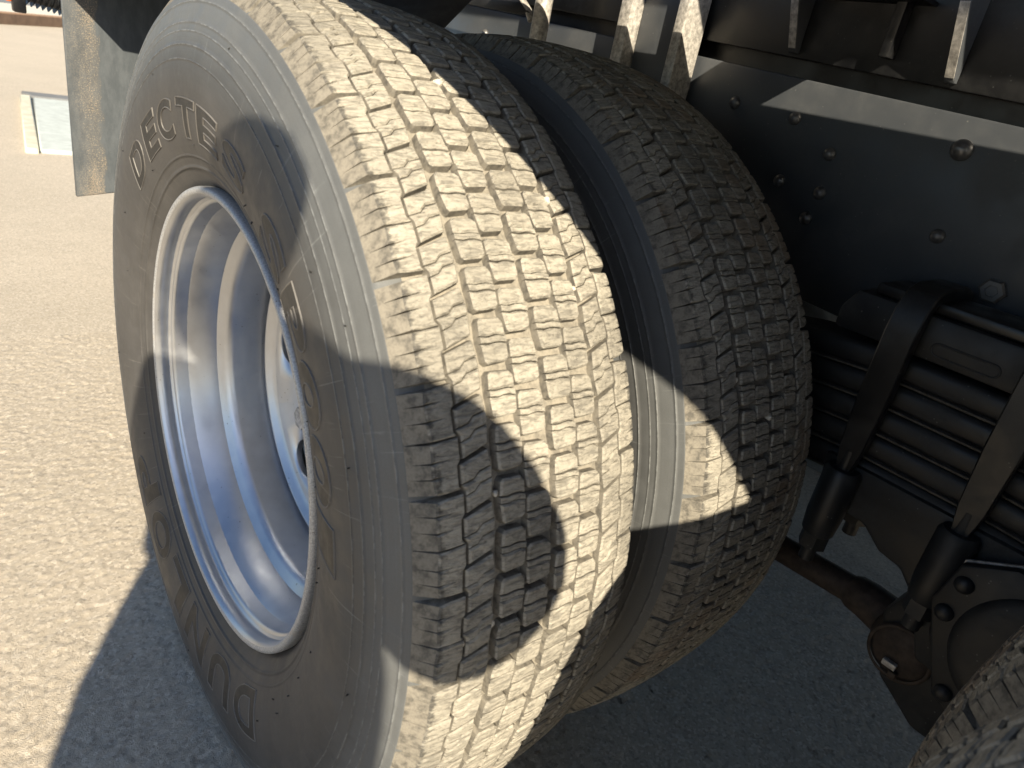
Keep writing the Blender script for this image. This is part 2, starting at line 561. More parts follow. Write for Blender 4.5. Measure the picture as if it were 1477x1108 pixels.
def piece(mb, poly, rnd, depth=0.0092, bev=0.0015, draft=0.0009, shoulder=0, top_j=0.0004):
    """one raised rubber block from an outline (x, t); t is arc length at R0"""
    if MIRROR[0]:
        poly = [(-x, -t) for x, t in poly]
    n = len(poly)
    # ensure CCW
    ar = sum(poly[i][0] * poly[(i + 1) % n][1] - poly[(i + 1) % n][0] * poly[i][1] for i in range(n))
    if ar < 0:
        poly = poly[::-1]
    def off(d):
        out = []
        for i in range(n):
            p, a, b = Vector(poly[i]), Vector(poly[i - 1]), Vector(poly[(i + 1) % n])
            e1, e2 = (p - a), (b - p)
            n1 = Vector((-e1.y, e1.x)); n2 = Vector((-e2.y, e2.x))
            if n1.length > 1e-9: n1.normalize()
            if n2.length > 1e-9: n2.normalize()
            m = n1 + n2
            if m.length < 1e-6: m = n1
            m.normalize()
            c = max(0.45, m.dot(n1))
            out.append(p + m * (d / c))
        return out
    inn, bas = off(bev), off(-draft)
    dz = (rnd.random() - 0.5) * top_j
    tx, tt = (rnd.random() - 0.5) * 0.025, (rnd.random() - 0.5) * 0.03
    cx = sum(p[0] for p in poly) / n
    ct = sum(p[1] for p in poly) / n
    base = len(mb.v)
    def put(x, t, r):
        th = t / R0
        mb.v.append((x, -r * math.cos(th), r * math.sin(th)))
        mb.uv.append((x, t))
    rows = []
    for q in bas:
        x, t = q
        r = crown(min(abs(x), 0.1106)) - depth
        if shoulder and abs(x) > 0.109:
            x, r = math.copysign(0.1226, x), 0.4985
        put(x, t, r)
    for i, q in enumerate(poly):
        x, t = q
        r = crown(x) - bev * 1.15 + dz + tx * (x - cx) + tt * (t - ct)
        put(x, t, r)
    for i, q in enumerate(inn):
        x, t = q
        r = crown(x) + dz + tx * (x - cx) + tt * (t - ct) + (rnd.random() - 0.5) * 0.00035
        put(x, t, r)
    for i in range(n):
        j = (i + 1) % n
        mb.f.append((base + i, base + j, base + n + j, base + n + i)); mb.m.append(1)
        mb.f.append((base + n + i, base + n + j, base + 2 * n + j, base + 2 * n + i)); mb.m.append(0)
    mb.f.append(tuple(base + 2 * n + i for i in range(n))); mb.m.append(0)

def wavy(xa, xb, t, rnd, amp=0.0007):
    """S-shaped sipe line from xa to xb at height t"""
    w_ = xb - xa
    a = amp * rnd.choice((0.7, 1.0, 1.2))
    return [(xa, t + a), (xa + 0.3 * w_, t - 0.2 * a), (xa + 0.55 * w_, t + a), (xa + 0.75 * w_, t + 0.9 * a), (xb, t - a)]

def rib_lug(mb, x0, x1, t0, rnd, flip=0):
    L = P - 0.0058
    la = L * (0.43 + rnd.uniform(-0.012, 0.012))
    lt = L * 0.125
    g = 0.0010
    j = lambda s=0.0005: rnd.uniform(-s, s)
    c = 0.0036
    s1 = wavy(x0, x1, t0 + la, rnd)
    s2 = wavy(x0, x1, t0 + la + g + lt, rnd)
    up = lambda s, d: [(x, t + d) for x, t in s]
    # lower block: rounded towards the groove
    k = 0.0010
    piece(mb, [(x0 + k + j(), t0 + c * 0.6), (x0 + c, t0 + j()), (x1 - c, t0 + 0.0006 + j()), (x1 - k * 0.4, t0 + c)] + [(x, t) for x, t in s1[::-1]], rnd)
    piece(mb, up(s1, g) + s2[::-1], rnd, bev=0.0006)
    e = t0 + L
    s3 = up(s2, g)
    piece(mb, s3 + [(x1 + j(0.0003), e - c * 1.3), (x1 - c * 1.1, e - 0.0005 + j()), (x0 + c, e + j()), (x0 + k + j(0.0003), e - c * 0.7)], rnd)

def zig_lug(mb, x0, x1, t0, rnd):
    """slanted block with two stepped sipes; left edge follows the zigzag seam"""
    sl, gr = 0.0080, 0.0042
    L = P - gr
    w_ = x1 - x0
    def xl(t): return x0 + zz(t)
    def line(a):
        return [(xl(a), a), (x0 + 0.38 * w_, a + 0.30 * sl), (x0 + 0.60 * w_, a + 0.95 * sl), (x1, a + 1.28 * sl)]
    def plain(a):
        return [(xl(a), a), (x1, a + sl)]
    j = lambda s=0.0004: rnd.uniform(-s, s)
    a1, a2 = t0 + L * 0.36 + j(0.0008), t0 + L * 0.62 + j(0.0008)
    g = 0.0009
    def side(ta, tb):
        out = []
        for u in (0.42, 0.52, 0.90, 1.0):
            b = math.floor(ta / P) - 1
            while b * P < tb + P:
                t = (b + u) * P
                if ta + 0.0006 < t < tb - 0.0006:
                    out.append((xl(t), t))
                b += 1
        return sorted(out, key=lambda q: q[1])
    def jog(t):  # right edge jogs once per block
        return x1 + (0.0012 if ((t - t0 - sl) / L) > 0.30 else -0.0006) * (1 if (t - t0 - sl) / L < 0.78 else -0.6)
    def build(lo, hi):
        lo2 = lo[:-1] + [(jog(lo[-1][1] + 0.001), lo[-1][1])]
        hi2 = hi[:-1] + [(jog(hi[-1][1] - 0.001), hi[-1][1])]
        left = side(lo[0][1], hi[0][1])
        piece(mb, lo2 + hi2[::-1] + left[::-1], rnd)
    up = lambda s, d: [(x, t + d) for x, t in s]
    l1, l2 = line(a1 - 0.001), line(a2 - 0.001)
    build(plain(t0), l1)
    build(up(l1, g), l2)
    build(up(l2, g), plain(t0 + L))

def shoulder_lug(mb, sgn, t0, rnd, notch_low):
    """block at the tyre's edge; cut from its neighbours by a slit on one side and an open notch on the other"""
    xi = lambda t: 0.0886 - zz(t + SEAM)
    xo = 0.1106
    t1 = t0 + P
    def lowhi(n):
        return (0.0021, 0.0036) if n else (0.0006, 0.0011)
    gi0, go0 = lowhi(notch_low)
    gi1, go1 = lowhi(not notch_low)
    j = lambda s=0.0006: rnd.uniform(-s, s)
    sh = 0.0022                                     # slits climb a little inwards
    pts = [(xi(t0 + sh + gi0), t0 + sh + gi0), (0.100, t0 + gi0 + sh * 0.5 + j()), (xo - 0.001, t0 + go0 + j())]
    for fpos in (0.36 + j(0.03), 0.66 + j(0.03)):
        ts = t0 + P * fpos
        d = 0.0115 + j(0.002)
        pts += [(xo + j(0.0003), ts - 0.0007), (xo - d, ts + 0.0016), (xo + j(0.0003), ts + 0.0007)]
    pts += [(xo - 0.001, t1 - go1 + j()), (0.100, t1 - gi1 + sh * 0.5 + j()), (xi(t1 + sh - gi1), t1 + sh - gi1)]
    ins = []
    for u in (0.42, 0.52, 0.90, 1.0):
        for b in range(-2, 4):
            t = (b + u) * P - SEAM
            if t0 + sh + gi0 + 0.0008 < t < t1 + sh - gi1 - 0.0008:
                ins.append((xi(t), t))
    ins.sort(key=lambda q: -q[1])
    pts = pts + ins
    piece(mb, [(sgn * x, t) for x, t in pts], rnd, shoulder=1, bev=0.0013, depth=0.0088)

RIBS = [(-0.0550, -0.0305), (-0.0290, -0.0030), (0.0030, 0.0296), (0.0312, 0.0565)]
DEG = PI / 180
# arc position (degrees) at which each row's lug starts, read off the photograph
ROWS = [('shoulder', 0, 35.55), ('zig', 0, 33.85), ('rib', RIBS[0], 32.05), ('rib', RIBS[1], 34.6),
        ('rib', RIBS[2], 32.7), ('rib', RIBS[3], 35.1), ('zig', 1, 32.6), ('shoulder', 1, 30.9)]

def lug_into(mb, row, t0, k, rnd):
    kind, a, _ = row
    if kind == 'rib':
        rib_lug(mb, a[0], a[1], t0, rnd)
    else:
        MIRROR[0] = bool(a)                          # the far half of the pattern is the near half turned by 180 degrees
        if kind == 'zig':
            zig_lug(mb, -0.0862, -0.0622, t0, rnd)
        else:
            shoulder_lug(mb, -1, t0, rnd, k % 2 == 0)
        MIRROR[0] = False

def mb_obj(name, mb, parent):
    o = obj(name, mb.v, mb.f, [M['tread'], M['tread_side']], parent, False, mb.m, mb.uv)
    return o

NVAR = 6
LUGS = {}
def lug_mesh(ri, k):
    """shared meshes: a few worn variants of each row's lug, built at theta = 0"""
    var = (k * 7 + ri * 3) % NVAR
    if ROWS[ri][0] == 'shoulder':
        var = (var // 2) * 2 + (k % 2)
    if (ri, var) not in LUGS:
        mb = Mesh()
        lug_into(mb, ROWS[ri], 0.0, var, random.Random(ri * 100 + var))
        me = bpy.data.meshes.new('tread_block')
        me.from_pydata(mb.v, [], mb.f)
        me.materials.append(M['tread']); me.materials.append(M['tread_side'])
        me.polygons.foreach_set('material_index', mb.m)
        ul = me.uv_layers.new(name='UVMap')
        ul.data.foreach_set('uv', [c for l in me.loops for c in mb.uv[l.vertex_index]])
        me.update()
        LUGS[(ri, var)] = me
    return LUGS[(ri, var)]

# ---- tyre casing
def catmull(pts, n):
    out = []
    m = len(pts)
    for i in range(m - 1):
        p0, p1, p2, p3 = pts[max(i - 1, 0)], pts[i], pts[i + 1], pts[min(i + 2, m - 1)]
        for k in range(n):
            t = k / n
            out.append(tuple(0.5 * (2 * p1[c] + (p2[c] - p0[c]) * t + (2 * p0[c] - 5 * p1[c] + 4 * p2[c] - p3[c]) * t * t + (3 * p1[c] - p0[c] - 3 * p2[c] + p3[c]) * t ** 3) for c in (0, 1)))
    out.append(pts[-1])
    return out

WALL = catmull([(0.1226, 0.4985), (0.1283, 0.480), (0.1347, 0.455), (0.1388, 0.430), (0.1400, 0.408), (0.1380, 0.383), (0.1320, 0.355), (0.1230, 0.332), (0.1145, 0.316), (0.1065, 0.305), (0.098, 0.298)], 7)
def wall_x(r):
    for i in range(len(WALL) - 1):
        a, b = WALL[i], WALL[i + 1]
        if b[1] <= r <= a[1]:
            t = (a[1] - r) / max(1e-9, a[1] - b[1])
            return a[0] + (b[0] - a[0]) * t
    return WALL[-1][0]
def wall_n(r):
    e = 0.002
    d = Vector((wall_x(r - e) - wall_x(r + e), -2 * e))
    return Vector((-d.y, d.x)).normalized()           # (nx, nr)
RINGS = [(0.4895, 0.0008, 0.0012), (0.4690, 0.0006, 0.0009), (0.4605, 0.0005, 0.0008), (0.4470, 0.0006, 0.0008), (0.4325, 0.0006, 0.0008), (0.3330, 0.0010, 0.0016), (0.3205, 0.0016, 0.0020)]
def casing_half():
    rs = sorted({round(r, 5) for _, r in WALL} | {round(c + d * w_, 5) for c, _, w_ in RINGS for d in (-1.0, -0.45, 0, 0.45, 1.0)}, reverse=True)
    out = []
    for r in rs:
        x = wall_x(r)
        n = wall_n(r) if r < 0.496 else Vector((1, 0))
        h = 0.0
        for c, hh, w_ in RINGS:
            q = abs(r - c) / w_
            if q < 1.0:
                h = max(h, hh * (1 - q * q))
        # the wall steps down a little inside each outer ring
        out.append((x + n.x * h, r + n.y * h))
    return out
HALF = [(0.0, crown(0) - 0.0089), (0.03, crown(0.03) - 0.0089), (0.06, crown(0.06) - 0.0089), (0.09, crown(0.09) - 0.0089), (0.103, 0.5080), (0.1120, 0.5042), (0.1190, 0.5005)] + casing_half()
PROF = [(-x, r) for x, r in HALF[::-1]] + HALF[1:]
NH = len(HALF)
def casing_mat(i):
    # faces near the middle of the profile are groove floor
    a = NH - 1 - 4
    b = NH - 1 + 3
    return 1 if a <= i <= b else 0

CASING = None
def tyre(loc, picks):
    """casing + lugs; picks: set of (row, k) built one by one, the rest joined"""
    global CASING
    if CASING is None:
        t = lathe('tyre', PROF, 300, [M['side'], M['floor']], truck, loc, casing_mat)
        CASING = t.data
        # floor uv in (x, t) like the lugs
    else:
        t = bpy.data.objects.new('tyre', CASING)
        t.location = loc
        link(t, truck)
    mb = Mesh()
    rnd = random.Random(int(loc[0] * 1000 + loc[1] * 77))
    for ri, row in enumerate(ROWS):
        ph = (row[2] % (PA / DEG)) * DEG
        for k in range(NP):
            th = ph + k * PA
            if (ri, k) in picks:
                o = bpy.data.objects.new('tread_block', lug_mesh(ri, k))
                o.rotation_euler = (-th, 0, 0)
                link(o, t)
            else:
                rot_into(mb, row, th, k, rnd)
    o = mb_obj('tread_pattern', mb, t)
    o['kind'] = 'stuff'
    return t

def rot_into(mb, row, th, k, rnd):
    """rows whose outline depends on the zigzag phase are built at theta 0 and turned into place"""
    sub = Mesh()
    lug_into(sub, row, 0.0, k, rnd)
    c, s = math.cos(th), math.sin(th)
    b = len(mb.v)
    for x, y, z in sub.v:
        mb.v.append((x, y * c + z * s, -y * s + z * c))
    mb.f += [tuple(i + b for i in f) for f in sub.f]
    mb.m += sub.m
    mb.uv += [(u, v + th * R0) for u, v in sub.uv]

IX = 0.335
def norm_deg(a):
    a %= 360
    return a - 360 if a > 180 else a
def pick(rows, lo, hi):
    out = set()
    for ri in rows:
        ph = ROWS[ri][2] % (PA / DEG)
        for k in range(NP):
            if lo <= norm_deg(ph + k * 360 / NP) <= hi:
                out.add((ri, k))
    return out
outer_tyre = tyre((0, 0, 0), pick(range(8), -18, 84))
outer_tyre['label'] = 'outer rear tyre with tan dusty tread and moulded lettering'
inner_tyre = tyre((IX, 0, 0), pick(range(8), -22, 44))
inner_tyre['label'] = 'inner rear tyre mostly in shade'
f_out = tyre((-0.014, -1.288, 0), set())
f_in = tyre((IX - 0.014, -1.288, 0), set())

# ---- moulded lettering on the outer tyre's face
def glyph(ch):
    cu = bpy.data.curves.new('glyph', 'FONT')
    cu.body = ch
    cu.offset = 0.035
    cu.resolution_u = 6
    o = bpy.data.objects.new('glyph', cu)
    COL.objects.link(o)
    me = bpy.data.meshes.new_from_object(o)
    bm = bmesh.new()
    bm.from_mesh(me)
    bpy.data.objects.remove(o)
    bpy.data.curves.remove(cu)
    bpy.data.meshes.remove(me)
    bmesh.ops.remove_doubles(bm, verts=bm.verts, dist=1e-5)
    bmesh.ops.triangulate(bm, faces=bm.faces)
    for _ in range(3):
        es = [e for e in bm.edges if e.calc_length() > 0.14]
        if es:
            bmesh.ops.subdivide_edges(bm, edges=es, cuts=1)
            bmesh.ops.triangulate(bm, faces=bm.faces)
    return bm
def wall_pt(r, a, h):
    """a: clockwise from the top as seen from outside; h: height above the wall"""
    n = wall_n(r)
    x, rr = wall_x(r) + n.x * h, r + n.y * h
    return (-x, -rr * math.sin(a), rr * math.cos(a))
GL = {}
def letter(ch, adeg, wdeg, r0, r1, parent, slant=0.0):
    if ch not in GL:
        GL[ch] = glyph(ch)
    bm = GL[ch]
    xs = [v.co.x for v in bm.verts]; ys = [v.co.y for v in bm.verts]
    X0, X1, Y0, Y1 = min(xs), max(xs), min(ys), max(ys)
    a0 = adeg * DEG - wdeg * DEG / 2
    def to(x, y, h):
        u = (x - X0) / (X1 - X0)
        v = (y - Y0) / (Y1 - Y0)
        a = a0 + (u + slant * (v - 0.5)) * wdeg * DEG
        return wall_pt(r0 + v * (r1 - r0), a, h)
    bm.verts.index_update()
    vs = [to(v.co.x, v.co.y, 0.0006) for v in bm.verts]
    uvs = [(adeg * DEG * 0.42 + v.co.x * 0.04, v.co.y * 0.05) for v in bm.verts]
    fs = [tuple(v.index for v in f.verts) for f in bm.faces]
    fm = [0] * len(fs)
    # raised outline along every boundary edge
    kx, ky = (X1 - X0) / (wdeg * DEG * 0.37), (Y1 - Y0) / (r1 - r0)
    wd = 0.0009
    nb = {}
    for e in bm.edges:
        if len(e.link_faces) == 1:
            a, b = e.verts
            f = e.link_faces[0]
            c = f.calc_center_median()
            d = Vector(((b.co.x - a.co.x) / kx, (b.co.y - a.co.y) / ky))
            n = Vector((-d.y, d.x))
            if n.length < 1e-9: continue
            n.normalize()
            if n.dot(Vector(((c.x - a.co.x) / kx, (c.y - a.co.y) / ky))) > 0: n = -n
            for v in (a, b):
                nb.setdefault(v.index, Vector((0, 0)))
                nb[v.index] += n
    ring = {}
    bm.verts.ensure_lookup_table()
    for i, n in nb.items():
        if n.length < 1e-6: n = Vector((1, 0))
        n.normalize()
        v = bm.verts[i].co
        ring[i] = len(vs)
        for d, h in ((-wd, 0.0006), (-wd * 0.35, 0.0012), (wd * 0.35, 0.0012), (wd, -0.0002)):
            vs.append(to(v.x + n.x * d * kx, v.y + n.y * d * ky, h))
            uvs.append((adeg * DEG * 0.42 + v.x * 0.04, v.y * 0.05))
    for e in bm.edges:
        if len(e.link_faces) == 1:
            a, b = e.verts[0].index, e.verts[1].index
            if a in ring and b in ring:
                for q in range(3):
                    fs.append((ring[a] + q, ring[b] + q, ring[b] + q + 1, ring[a] + q + 1)); fm.append(1)
    return obj('letter', vs, fs, [M['letter'], M['ridge']], parent, False, fm, uvs)

for ch, a in zip('DECTES', (-41, -28.5, -17, -4.3, 6.5, 19)):
    letter(ch, a, 9.6, 0.352, 0.394, outer_tyre, 0.25)
for ch, a, wd in zip('SP001', (36.3, 47.2, 57.4, 67.5, 77), (9.4, 9.0, 9.2, 9.2, 6.5)):
    letter(ch, a, wd, 0.346, 0.402, outer_tyre, 0.2)
for ch, a in zip('DUNLOP', (149.5, 165.5, 182, 198, 212.5, 228)):
    letter(ch, a, 12.6, 0.340, 0.398, outer_tyre)

# moulding pips (vent spews) and small oval mark
def pip(a, r, parent):
    n = wall_n(r)
    p0 = Vector(wall_pt(r, a * DEG, -0.0005)); p1 = Vector(wall_pt(r, a * DEG, 0.0016 + random.random() * 0.001))
    p1 += Vector((0, random.uniform(-1, 1), random.uniform(-1, 1))) * 0.0018
    return p0, p1
bm = bmesh.new()
for a, r in [(-36, .345), (-20, .428), (-4, .347), (26, .342), (24, .352), (40.5, .348), (45, .437), (61, .352), (71, .344), (84, .352), (88, .343), (101, .356), (112, .349), (120, .352), (128, .362), (131, .347), (141, .372), (52, .462), (12, .465), (152, .39), (95, .437), (66, .437), (30, .452), (-60, .38), (-75, .36), (-48, .42), (170, .37), (185, .42), (-120, .35), (-100, .42)]:
    p0, p1 = pip(a, r, None)
    d = (p1 - p0).normalized(); u = d.orthogonal().normalized(); w2 = d.cross(u)
    c0 = [bm.verts.new(p0 + (u * math.cos(t) + w2 * math.sin(t)) * 0.0009) for t in (0, 1.57, 3.14, 4.71)]
    c1 = [bm.verts.new(p1 + (u * math.cos(t) + w2 * math.sin(t)) * 0.0006) for t in (0, 1.57, 3.14, 4.71)]
    for i in range(4):
        bm.faces.new((c0[i], c0[(i + 1) % 4], c1[(i + 1) % 4], c1[i]))
    bm.faces.new(c1)
o = from_bm('moulding_pips', bm, M['letter'], outer_tyre)
o['kind'] = 'stuff'

# ---- wheels
RIMP = [(-0.1130, 0.2900), (-0.1142, 0.2915), (-0.1147, 0.2938), (-0.1142, 0.2962), (-0.1125, 0.2980), (-0.1095, 0.2990), (-0.1000, 0.2992), (-0.0950, 0.2985)]
RIM_IN = [(-0.1130, 0.2900), (-0.1095, 0.2872), (-0.1040, 0.2858), (-0.0970, 0.2868), (-0.0945, 0.2885), (-0.0915, 0.2872), (-0.0900, 0.2835), (-0.0885, 0.2810), (-0.085, 0.2800),
          (-0.040, 0.2762), (-0.034, 0.2750), (-0.028, 0.2715), (-0.018, 0.2590), (-0.011, 0.2535), (-0.003, 0.2515), (0.040, 0.2500), (0.080, 0.2500)]
DISC_R = 0.2485
def wheel(loc, flip=False):
    rim = lathe('rim', RIM_IN, 220, [M['silver']], truck, loc)
    s = -1 if flip else 1
    if flip:
        rim.rotation_euler = (0, 0, PI)
    fl = lathe('flange', RIMP[::-1], 220, [M['flange']], rim)
    inner = lathe('barrel', [(0.080, 0.2500), (0.087, 0.2535), (0.094, 0.262), (0.098, 0.278), (0.100, 0.288), (0.107, 0.292), (0.107, 0.298), (0.100, 0.298), (0.09, 0.281), (0.0, 0.262), (-0.09, 0.284), (-0.1015, 0.2992)], 120, [M['silver']], rim)
    # disc: rolled ring, cone and flat, with oval hand holes
    ring = lathe('disc_ring', [(0.079, 0.2496), (0.060, 0.2440), (0.046, 0.2405), (0.0430, 0.2390), (0.0420, 0.2365), (0.0435, 0.2342), (0.0500, 0.2300), (0.0550, 0.2220)], 160, [M['silver']], rim)
    vs, fs, uvs = [], [], []
    NHOLE, NS = 6, 48
    def dx(r):
        t = (0.222 - r) / (0.222 - 0.150)
        return 0.055 + 0.020 * math.sin(min(1, max(0, t)) * PI / 2)
    sect = 2 * PI / NHOLE
    for h in range(NHOLE):
        a0 = h * sect - 4 * DEG
        outer_r, hole = [], []
        for k in range(NS):
            t = 2 * PI * k / NS
            cx, cy = math.cos(t), math.sin(t)
            m_ = max(abs(cx), abs(cy))
            sx, sy = cx / m_, cy / m_
            r = 0.186 + sy * 0.036
            outer_r.append((a0 + sx * sect / 2, r))
            hole.append((a0 + cx * 0.034 / 0.19, 0.190 + cy * 0.0225))
        b = len(vs)
        for a, r in outer_r:
            vs.append((dx(r), -r * math.cos(a), r * math.sin(a))); uvs.append((a, r))
        for q in (0.5,):
            for (a, r), (a2, r2) in zip(outer_r, hole):
                aa, rr = a + (a2 - a) * q, r + (r2 - r) * q
                vs.append((dx(rr), -rr * math.cos(aa), rr * math.sin(aa))); uvs.append((aa, rr))
        for dd in (0.0, 0.003, 0.011):
            for a, r in hole:
                f_ = 1.0 if dd == 0 else 0.985
                rr = 0.19 + (r - 0.19) * f_
                vs.append((dx(rr) + dd, -rr * math.cos(a), rr * math.sin(a))); uvs.append((a, rr))
        for lay in range(4):
            for k in range(NS):
                k2 = (k + 1) % NS
                fs.append((b + lay * NS + k, b + lay * NS + k2, b + (lay + 1) * NS + k2, b + (lay + 1) * NS + k))
    disc = obj('disc', vs, fs, M['silver'], rim, True, None, uvs)
    flat = lathe('disc_centre', [(0.075, 0.150), (0.0765, 0.146), (0.077, 0.140), (0.077, 0.110), (0.082, 0.104), (0.110, 0.102), (0.115, 0.095), (0.090, 0.090), (0.082, 0.080), (0.080, 0.0)], 80, [M['silver']], rim)
    for i in range(10):
        a = 2 * PI * i / 10
        bm = bmesh.new()
        bmesh.ops.create_cone(bm, cap_ends=True, segments=6, radius1=0.019, radius2=0.017, depth=0.024)
        bmesh.ops.rotate(bm, verts=bm.verts, matrix=Matrix.Rotation(PI / 2, 3, 'Y'))
        bmesh.ops.translate(bm, verts=bm.verts, vec=(0.066, -0.1425 * math.cos(a), 0.1425 * math.sin(a)))
        from_bm('wheel_nut', bm, M['steel'], rim)
    return rim
rim_o = wheel((0, 0, 0))
rim_o['label'] = 'deep dished silver steel wheel'
# drum and inner wheel behind the disc
lathe('brake_drum', [(0.16, 0.0), (0.16, 0.205), (0.17, 0.215), (0.40, 0.215), (0.40, 0.0)], 80, [M['cast']], truck)
lathe('rim', [(x + 0.0, r) for x, r in [(-0.1015, 0.299), (-0.1075, 0.297), (-0.1065, 0.291), (-0.100, 0.287), (-0.085, 0.281), (-0.03, 0.275), (-0.01, 0.252), (0.05, 0.25), (0.098, 0.28), (0.107, 0.297), (0.1015, 0.299)]], 120, [M['silver']], truck, (IX, 0, 0))
for cx in (0, IX):
    lathe('rim', [(-0.1015, 0.299), (-0.1075, 0.297), (-0.1065, 0.291), (-0.100, 0.287), (-0.085, 0.281), (-0.03, 0.275), (-0.01, 0.252), (0.05, 0.25), (0.15, 0.15), (0.15, 0.0)], 100, [M['silver']], truck, (cx - 0.014, -1.288, 0))

# ---- chassis frame: the rail rises slightly towards the rear
def rz(y):
    return 0.5305 + 0.055 * (y + 0.5)
def slope_box(name, x0, x1, y0, y1, d0, d1, mat, parent, bev=0.004):
    """box whose top and bottom follow the rail: d = offset from the rail's top edge"""
    bm = bmesh.new()
    bm_box(bm, (x0, y0, d0), (x1, y1, d1), bev)
    for v in bm.verts:
        v.co.z += rz(v.co.y)
    return from_bm(name, bm, mat, parent, angle=math.radians(40))
rail = slope_box('frame_rail', 0.665, 0.673, -3.2, 1.6, -0.30, 0.0, M['black_dusty'], truck, 0.003)
slope_box('flange', 0.6735, 0.745, -3.2, 1.6, -0.008, -0.0005, M['black'], rail, 0.002)
slope_box('flange', 0.6735, 0.745, -3.2, 1.6, -0.2995, -0.292, M['black'], rail, 0.002)
box('frame_rail', (1.507, -3.2, 0.24), (1.515, 1.6, 0.54), M['black'], truck, 0.003)
def bolt_head(y, z, r, parent, x=0.665, dome=True, h=0.008, mat=None):
    bm = bmesh.new()
    if dome:
        prof = [(0, r), (0.25, r), (0.35, r * 0.97), (0.7, r * 0.78), (0.93, r * 0.42), (1.0, 0.0)]
        seg = 18
    else:
        prof = [(0, r), (0.8, r), (1.0, r * 0.85), (1.0, r * 0.5), (0.9, r * 0.45), (0.9, 0.0)]
        seg = 6
    rows = []
    for hh, rr in prof:
        if rr == 0:
            rows.append([bm.verts.new((x - h * hh, y, z))])
        else:
            rows.append([bm.verts.new((x - h * hh, y + rr * math.cos(2 * PI * k / seg), z + rr * math.sin(2 * PI * k / seg))) for k in range(seg)])
    for a, b in zip(rows, rows[1:]):
        for k in range(seg):
            if len(b) == 1:
                bm.faces.new((a[k], a[(k + 1) % seg], b[0]))
            else:
                bm.faces.new((a[k], a[(k + 1) % seg], b[(k + 1) % seg], b[k]))
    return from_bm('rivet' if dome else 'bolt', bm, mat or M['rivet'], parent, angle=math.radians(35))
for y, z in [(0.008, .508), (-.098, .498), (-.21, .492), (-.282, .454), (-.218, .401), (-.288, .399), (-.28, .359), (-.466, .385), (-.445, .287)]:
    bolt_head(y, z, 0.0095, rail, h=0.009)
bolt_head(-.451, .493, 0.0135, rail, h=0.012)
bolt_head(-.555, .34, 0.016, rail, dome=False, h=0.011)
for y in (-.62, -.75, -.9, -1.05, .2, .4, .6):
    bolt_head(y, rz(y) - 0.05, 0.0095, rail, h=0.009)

# ---- body floor on its long beam, with gussets
beam = slope_box('body_beam', 0.662, 0.672, -3.2, 1.6, 0.0245, 0.42, M['black'], truck, 0.002)
slope_box('packing_strip', 0.690, 0.74, -3.2, 1.6, 0.0005, 0.045, M['black'], truck, 0.0)
floor_ = box('body_floor', (0.356, -3.2, 0.955), (2.32, 1.9, 1.0), M['black'], truck, 0.004)
box('body_side', (0.356, -3.2, 1.002), (0.366, 1.6, 1.10), M['black'], truck, 0.002)
def gusset(y, wtop, th=0.009, zb=0.030, mat=None, xt=None):
    z0 = rz(y) + zb
    xt = 0.600 if xt is None else xt
    poly = [(0.6615, z0), (0.652, z0), (0.648, z0 + 0.006), (xt + 0.008, z0 + 0.085), (xt, 0.953), (0.6615, 0.953)]
    g = prism('gusset', poly, 'y', y - th / 2, y + th / 2, M['black_dusty'], truck, 0.0012, 1)
    # bright strip on the sloping edge: sunlight put into the colour
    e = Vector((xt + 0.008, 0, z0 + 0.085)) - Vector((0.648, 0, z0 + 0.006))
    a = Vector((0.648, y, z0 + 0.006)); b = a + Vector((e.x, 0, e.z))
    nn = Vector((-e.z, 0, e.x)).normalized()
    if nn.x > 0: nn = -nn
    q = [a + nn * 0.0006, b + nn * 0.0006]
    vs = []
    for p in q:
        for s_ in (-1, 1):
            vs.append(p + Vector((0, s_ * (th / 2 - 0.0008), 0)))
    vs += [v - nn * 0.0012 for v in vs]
    obj('lit_edge', vs, [(0, 1, 3, 2), (4, 6, 7, 5), (0, 2, 6, 4), (1, 5, 7, 3), (0, 4, 5, 1), (2, 3, 7, 6)], M['steel'], g)
    return g
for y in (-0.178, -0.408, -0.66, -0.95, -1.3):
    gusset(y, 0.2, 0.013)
box('gusset', (0.640, -0.326, 0.585), (0.6615, -0.312, 0.953), M['black'], truck, 0.002)  # unlit gusset: shade put into darker paint, bright edge left off


# ---- upright stays by the inner tyre
def stay(y0, y1, x0, x1, z0, z1, mat):
    return box('stay', (x0, y0, z0), (x1, y1, z1), mat, truck, 0.0025)
stay(0.112, 0.138, 0.600, 0.655, 0.30, 0.950, M['steel'])
stay(-0.008, 0.012, 0.600, 0.655, 0.30, 0.950, M['steel'])
box('stay_plate', (0.628, 0.0135, 0.30), (0.636, 0.1105, 0.950), M['black_dusty'], truck, 0.002)
tube('stay', [(0.60, 0.34, 0.28), (0.60, 0.34, 0.950)], 0.017, M['steel'], truck)
br = prism('stay_bracket', [(0.362, 0.585), (0.41, 0.612), (0.95, 0.640), (0.95, 0.606), (0.40, 0.580)], 'x', 0.585, 0.600, M['black'], truck, 0.002)
tube('weld', [(0.592, 0.405, 0.6125), (0.592, 0.372, 0.588), (0.592, 0.36, 0.572)], [0.006, 0.007, 0.006], M['steel'], br)
tube('weld', [(0.590, 0.41, 0.6135), (0.590, 0.60, 0.6235)], [0.004, 0.0035], M['steel'], br)

